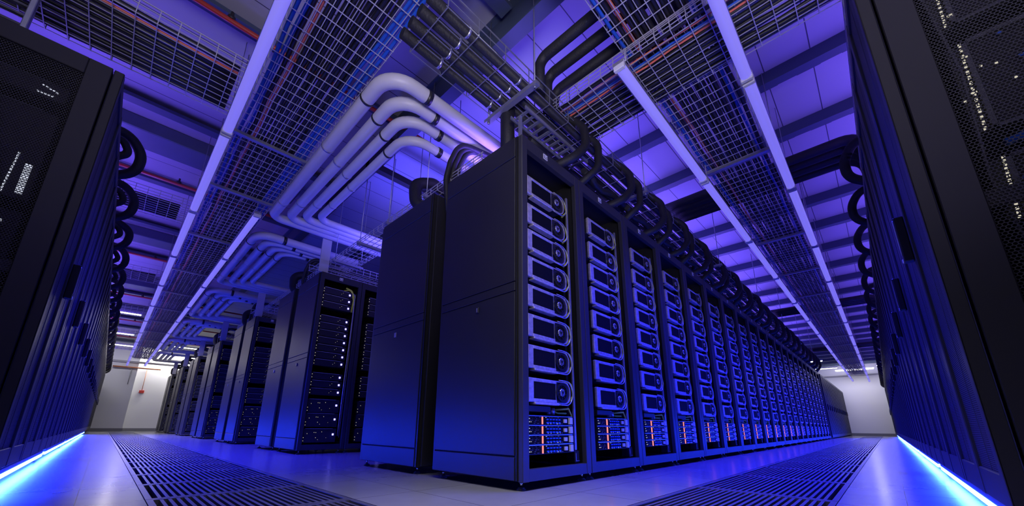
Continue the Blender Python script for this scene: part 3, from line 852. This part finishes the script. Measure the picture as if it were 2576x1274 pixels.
def upright_ladder(label, p0, p1, z0, z1, n):
    t = thing('cable_ladder', label, 'cable ladder', (0, 0, 0), 0, None); a, b2 = Vector(p0), Vector(p1)
    for z in (z0, (z0 + z1) / 2, z1):
        b = MB(); b.bar((a.x, a.y, z), (b2.x, b2.y, z), .012); b.build('rail', 'zincd', t)
    b = MB()
    for k in range(n + 1):
        q = a.lerp(b2, k / n); b.bar((q.x, q.y, z0 - .01), (q.x, q.y, z1 + .01), .010)
    b.build('rungs', 'zincd', t)
upright_ladder('upright wire ladder standing along the top edge of the right row', (.75, -1.69, 0), (2.9, -1.69, 0), 2.44, 2.70, 22)
def post_ladder(label, x, y, z0, z1):
    t = thing('vertical_cable_ladder', label, 'cable ladder', (x, y, z0))
    for q in (0, .13):
        b = MB(); b.cbox(q, 0, 0, q + .022, .04, z1 - z0, .003); b.build('rail', 'zincd', t)
    b = MB()
    for k in range(int((z1 - z0) / .06)): b.box(.022, .01, .03 + .06 * k, .13, .03, .042 + .06 * k)
    b.build('rungs', 'dimedge', t)
post_ladder('vertical ladder rising from the nearest left cabinet up to the roof', -2.36, 1.36, 2.2, CEIL)
# thick black pipes in the basket over the front racks
for k in range(4):
    y = .03 + .10 * k; z = 2.71 + .036
    c = MB(); c.tube([(-.7, y, z), (2, y, z), (8, y, z), (16, y, z)], .036, 12)
    o = c.build('insulated_pipe', 'foam')
    tag(o, 'thick black insulated pipe in the basket above the front racks, %s from the aisle' % nth(k + 1), 'pipe', 'black pipes over the front racks')
    for x in (-.42, .05):
        q = MB(); q.disc((x, y, z), (1, 0, 0), .039, .018, None, 14); q.build('band', 'silver', o)
for k in range(3):
    c = MB(); x = .30 + .16 * k
    c.tube(fillet([(x, -2.9, 3.12), (x, .02 + .05 * k, 3.12), (x, .02 + .05 * k, 2.80)], .08, 6), .042, 12)
    tag(c.build('insulated_pipe', 'foam'), 'thick black pipe with elbow crossing the right aisle near the corner, %s from the camera' % nth(k + 1), 'pipe', 'black pipes crossing the right aisle')
for j, x0 in enumerate((2.95, 9.2, 15.4)):
    for k in range(4):
        c = MB(); x = x0 + .14 * k
        c.tube(fillet([(x, .5, 3.05), (x, YR - .1, 3.05), (x - .05, YR - .16, 2.30)], .16, 6), .05, 12)
        tag(c.build('insulated_pipe', 'foam'), 'thick black pipe crossing the right aisle, %s of the %s group' % (nth(k + 1), nth(j + 2)), 'pipe', 'black pipes crossing the right aisle')

# hoses dropping to the racks
def hose(label, pts, r, group, rad=.15):
    c = MB(); c.tube(fillet(pts, rad, 6), r, 10)
    return tag(c.build('black_hose', 'foam'), label, 'hose', group)
for n in range(ROWA):
    x = (n + 1) * WR - .02 + rnd.uniform(-.05, .05); a = rnd.uniform(-.05, .05)
    hose('black hose curling from the overhead pipes into the %s rack of the long row' % nth(n + 1),
         [(x - .25, .10, 2.82), (x - .02, .02, 2.84), (x + .02, -.09, 2.72 + a), (x, -.11, 2.50), (x - .10, -.06, 2.36), (x - .22, .12, 2.275)], .036, 'hoses above the long row')
    if True:
        hose('second black hose looping above the %s rack of the long row' % nth(n + 1),
             [(x + .02, .13, 2.83), (x + .2, .05, 2.86), (x + .27, -.07, 2.7), (x + .25, -.07, 2.46), (x + .12, .06, 2.275)], .032, 'hoses above the long row')
for n in range(0, ROWA):
    for k in range(3):
        x = n * WR + .1 + .25 * k; yk, zk = ((.03, 2.40), (.20, 2.50), (.34, 2.56))[k]
        if n == 0 and k == 0: x = .95
        c = MB(); c.tube(wander((x, yk, zk), (x + .8, yk + .02, zk + .03), .03, 200 + 3 * n + k, 6), .028, 8)
        tag(c.build('black_hose', 'foam'), 'black hose lying above the %s rack of the long row, %s from the aisle' % (nth(n + 1), nth(k + 1)), 'hose', 'hoses above the long row')
hose('big black hose arching over the top of the corner rack', [(.20, .26, 2.275), (.19, .26, 2.70), (.33, .25, 2.93), (.46, .22, 2.80), (.5, .15, 2.66)], .055, 'hoses above the double rows', .12)
for i, (y0, y1, y2, y3) in enumerate(pairs):
    nm = rowname[i] or 'nearest'
    ym = (y1 + y2) / 2
    for k in range(3):
        hose('black hose hanging over the gap of the %s double row, %s from the aisle' % (nm, nth(k + 1)),
             [(.45 + .05 * k, ym - .20, 2.70), (.16 + .05 * k, ym - .10, 2.73), (.12 + .05 * k, ym - .03, 2.55), (.12 + .05 * k, ym + .02, 2.40), (.2 + .05 * k, ym + .06, 2.0)], .023, 'hoses above the double rows')
    hose('thick black hose bundle looping above the back half of the %s double row' % nm,
         [(.30, y2 + .30, 2.275), (.14, y2 + .42, 2.40), (.13, y2 + .45, 2.62), (.30, y2 + .40, 2.68), (.6, y2 + .4, 2.62)], .06, 'hoses above the double rows', .1)
for k in range(NL - 1):
    y = 2.56 + RW * k; s = rnd.uniform(-.06, .06); gr = 'hoses over the left row'
    hose('black hose looping over the door top of the %s cabinet in the left row' % nth(k + 1),
         [(XL - .25, y - .1, 2.50), (XL - .02, y - .06, 2.55 + s), (XL + .09, y, 2.46), (XL + .08, y + .03, 2.30), (XL - .05, y + .05, 2.22), (XL - .3, y + .07, 2.20)], .036, gr, .16)
    hose('thin black hose beside the %s cabinet top in the left row' % nth(k + 1),
         [(XL - .25, y - .24, 2.42), (XL - .02, y - .2, 2.42), (XL + .03, y - .18, 2.34), (XL - .05, y - .18, 2.26), (XL - .25, y - .18, 2.23)], .026, gr, .05)
for k in range(2, NR):
    x = RX0 + RW * k + .42; s = rnd.uniform(-.06, .06); gr = 'hoses over the right row'
    hose('black hose looping over the door top of the %s cabinet in the right row' % nth(k + 1),
         [(x - .1, YR - .25, 2.62), (x - .06, YR - .02, 2.66 + s), (x, YR + .07, 2.55), (x + .02, YR + .07, 2.40), (x + .03, YR - .05, 2.31), (x + .05, YR - .3, 2.27)], .036, gr, .16)

# ------------------------------------------------------------------ white pipe loops
def white_loop(ys, xs, ye, zz, xend, idx):
    nm = rowname[idx] or 'nearest'
    for k in range(4):
        pts = [(xend, ys[k], zz), (xs[k], ys[k], zz), (xs[k], ye[k], zz), (xend + .2, ye[k], zz)]
        rad = [.20, .13]
        p = fillet(pts, rad, 8); r = .054 - .004 * k
        c = MB(); c.tube(p, r, 16)
        o = c.build('water_pipe', 'white_pipe')
        tag(o, 'white jacketed pipe bent over left aisle at %s double row, %s from outside' % (nm, nth(k + 1)), 'pipe', 'white pipe loops')
        for (bx_, by_), ax in (((xs[k] + .30, ys[k]), (1, 0, 0)), ((xs[k], ys[k] + .34), (0, 1, 0)), ((xs[k], ys[k] + 1.1), (0, 1, 0)), ((xs[k], ye[k] - .45), (0, 1, 0))):
            q = MB(); q.disc((bx_, by_, zz), ax, r + .004, .04 if ax[0] else .018, None, 18)
            q.build('band', 'bandblack' if ax[0] or by_ - ys[k] < .5 else 'silver', o)
XS = [-.60, -.445, -.31, -.18]
for i in range(6):
    d = 3.13 * i if i else 0
    ys = [.66 + d, .79 + d, .92 + d, 1.10 + d] if i == 0 else [.95 + d, 1.08 + d, 1.20 + d, 1.32 + d]
    white_loop(ys, XS, [3.47 + d, 3.36 + d, 3.25 + d, 3.14 + d], 2.78, .75, i)
# strut supporting the loops, black frame behind them
for k, (a, b2) in enumerate((((.09, 1.95, 3.30), (.08, 3.66, 3.30)), ((.09, 2.44, 3.30), (1.4, 2.44, 3.30)))):
    s = MB(); s.box(a[0] - .04, a[1] - .04, 3.30, b2[0] + .04, b2[1] + .04, 3.38)
    tag(s.build('steel_channel', 'cable'), ('black steel channel running behind the white pipes' if k == 0 else 'black steel channel crossing behind the white pipes into the room'), 'channel')
for i in range(1, 7):
    y0 = pairs[i][0]
    b = MB(); b.cbox(.03, y0 + .03, 2.272, .15, y0 + .05, 2.74, .003); b.box(.085, y0 + .05, 2.272, .097, y0 + .10, 2.74)
    tag(b.build('support_post', 'post'), 'pale metal post standing on the front corner of the %s double row' % rowname[i], 'post', 'pale posts on the double rows')
# red sprinkler mains
for k, y in enumerate((1.86, 5.05, 8.6, 12.1, 15.6, 19.)):
    c = MB(); c.tube([(-3.9, y, 3.55), (.1, y, 3.55), (6, y, 3.55)], .022, 10)
    o = tag(c.build('sprinkler_pipe', 'redpaint'), 'red sprinkler pipe under the roof across the left aisle, %s from the camera' % nth(k + 1), 'pipe', 'red sprinkler pipes')
    q = MB(); q.disc((-1.45, y, 3.57), (0, 0, 1), .012, .07, None, 8); q.disc((-1.45, y, 3.56), (0, 0, 1), .028, .03, None, 10); q.build('bracket', 'bandblack', o)
# fittings on the left end wall
c = MB(); c.tube([(-1.7, YW - .45, 2.62), (-.2, YW - .45, 2.62)], .03, 10); tag(c.build('conduit', 'orange'), 'orange-red conduit running across the left end wall top', 'conduit')
c = MB(); c.tube([(-.62, YW - .03, 2.62), (-.62, YW - .03, 1.72)], .011, 8); tag(c.build('conduit', 'orange'), 'thin orange conduit dropping down the left end wall', 'conduit')
tag(MB().cbox(-.70, YW - .07, 1.60, -.54, YW, 1.72, .006).build('wall_box', 'redpaint'), 'small red box at the foot of the orange conduit on end wall', 'box')
c = MB(); c.tube([(-1.12, YW - .35, 2.62), (-1.12, YW - .35, 1.92)], .014, 8); tag(c.build('conduit', 'zincd'), 'thin grey conduit dropping down the end wall pier', 'conduit')
# white ceiling lights near both far ends
def wl(label, c, axis, ln=1.5):
    t = thing('ceiling_lamp', label, 'ceiling lamp', c, 0 if axis == 0 else PI/2, 'white ceiling lamps at the far ends')
    MB().box(-ln/2, -.05, .0, ln/2, .05, .05).build('housing', 'label', t); MB().box(-ln/2 + .02, -.04, -.02, ln/2 - .02, .04, -.001).build('tube', 'lampwhite', t)
for k, (x, y) in enumerate(((-2.1, 13.2), (-2.1, 16.8), (.4, 16.0), (.6, 18.4), (.6, 20.7), (-1.9, 19.6))):
    wl('white tube lamp under the roof near the left end wall, %s of six' % nth(k + 1), (x, y, 3.30), 0)
for k, (x, y) in enumerate(((17.5, 1.0), (20.5, .9), (23.5, .6), (23.8, -2.3), (25.0, -.7))):
    wl('white tube lamp under the roof near the right end wall, %s of five' % nth(k + 1), (x, y, 3.30), 1)

# ------------------------------------------------------------------ lights
VIO = (.17, .095, 1.); BLU = (.022, .02, 1.)
area('uplight_long_row', (8.5, .75, 2.5), 16.5, 300, VIO, (8.5, .75, 5), sy=.1)
area('uplight_right_row', (12, -2.3, 2.5), 24., 360, VIO, (12, -2.3, 5), sy=.1)
area('uplight_left_row', (-2.5, 10.6, 2.4), .1, 300, VIO, (-2.5, 10.6, 5), sy=15.5)
area('uplight_cross_rows', (1.2, 2.7, 2.3), 1.2, 60, (.10, .08, 1.), (1.2, 2.7, 5), sy=.5)
area('uplight_camera_bay', (-2.4, -2.4, 2.0), 1.5, 20, VIO, (-1.2, -1.2, 5), sy=1.5)
area('blue_wash_right_aisle', (9.5, -.8, 2.62), 18, 700, BLU, (9.5, -.8, 0), PI*.52, sy=.3)  # added blue fill for floor and rack fronts, no fixture of its own
area('blue_wash_left_aisle', (-1.02, 8.4, 2.62), .3, 520, BLU, (-1.02, 8.4, .0), PI*.52, sy=13)  # added blue fill down onto the left aisle floor, no fixture behind it
area('neutral_bay_fill', (-2.3, -2.3, .9), 1.0, 44, (.86, .80, 1.), (-.7, -.7, 3.6), spread=PI*.6, sy=1.0)  # added fill from behind the camera, brightens trays, pipes and near ceiling
area('neutral_floor_fill', (-.75, -.65, 2.62), 1.1, 13, (1., .97, 1.), (-.45, -.45, 0), PI*.4, sy=1.3)  # added fill that greys the floor around the corner rack
area('neutral_bay_fill', (-2.6, -2.6, 3.3), 1.0, 4, (1., .96, .95), (-.6, .0, 1.2), sy=1.0)  # weak added fill towards the corner rack, not a room lamp
area('end_wall_fill_left', (.7, 21.30, 3.4), 3.0, 130, (1., .97, .94), (.5, 21.62, 1.6), sy=.1)  # added wall washer, set behind the pier front so the pier stays darker
area('end_wall_fill_pier', (-1.9, 19.6, 3.3), 1.4, 26, (.84, .84, 1.), (-1.9, 21.3, 1.2), sy=.2)  # added lavender fill on the pier face
area('far_fill_left', (-1.05, 13.6, 2.62), .2, 75, (1., .93, .92), (-1.05, 13.6, 0), sy=7)  # added fill boosting the tube lamps, lights the far end panels
area('far_fill_right', (21.2, -.85, 2.62), 7, 36, (.85, .83, 1.), (21.2, -.85, 0), sy=.2)  # added fill for the far closed cabinets, hung below the tray
area('end_wall_fill_right', (24.6, -.6, 3.4), .2, 45, (.74, .72, 1.), (26.2, -.6, 1.2), sy=2.2)  # added washer to brighten the right end wall
w = bpy.data.worlds.new('room_dark'); SC.world = w; w.use_nodes = True
w.node_tree.nodes['Background'].inputs[0].default_value = (.02, .02, .05, 1); w.node_tree.nodes['Background'].inputs[1].default_value = .1

# ------------------------------------------------------------------ camera
F = Vector((0.69127214, 0.67328216, 0.26236227)); R = Vector((0.69614856, -0.71785356, 0.00796567)); U = Vector((-0.19370084, -0.17713667, 0.96493657))
cam = bpy.data.cameras.new('camera'); co = bpy.data.objects.new('camera', cam); C.objects.link(co)
mw = Matrix.Identity(4)
for i in range(3): mw[i][0] = R[i]; mw[i][1] = U[i]; mw[i][2] = -F[i]
mw.translation = Vector((-1.54518734, -1.44248343, .33557633)); co.matrix_world = mw
cam.sensor_fit = 'HORIZONTAL'; cam.sensor_width = 36.; cam.lens = 954.4827 / 2576 * 36
cam.shift_x = (1288 - 1274.783) / 2576; cam.shift_y = (813.684 - 637) / 2576
cam.clip_start = .01; cam.clip_end = 100
SC.camera = co
SC.view_settings.view_transform = 'Standard'; SC.view_settings.look = 'None'; SC.view_settings.exposure = 0; SC.view_settings.gamma = 1; SC.view_settings.use_curve_mapping = False
SC.cycles.max_bounces = 6; SC.cycles.diffuse_bounces = 2; SC.cycles.glossy_bounces = 3; SC.cycles.transparent_max_bounces = 8
SC.cycles.caustics_reflective = False; SC.cycles.caustics_refractive = False
SC.cycles.sample_clamp_indirect = 3.
SC.cycles.use_denoising = True
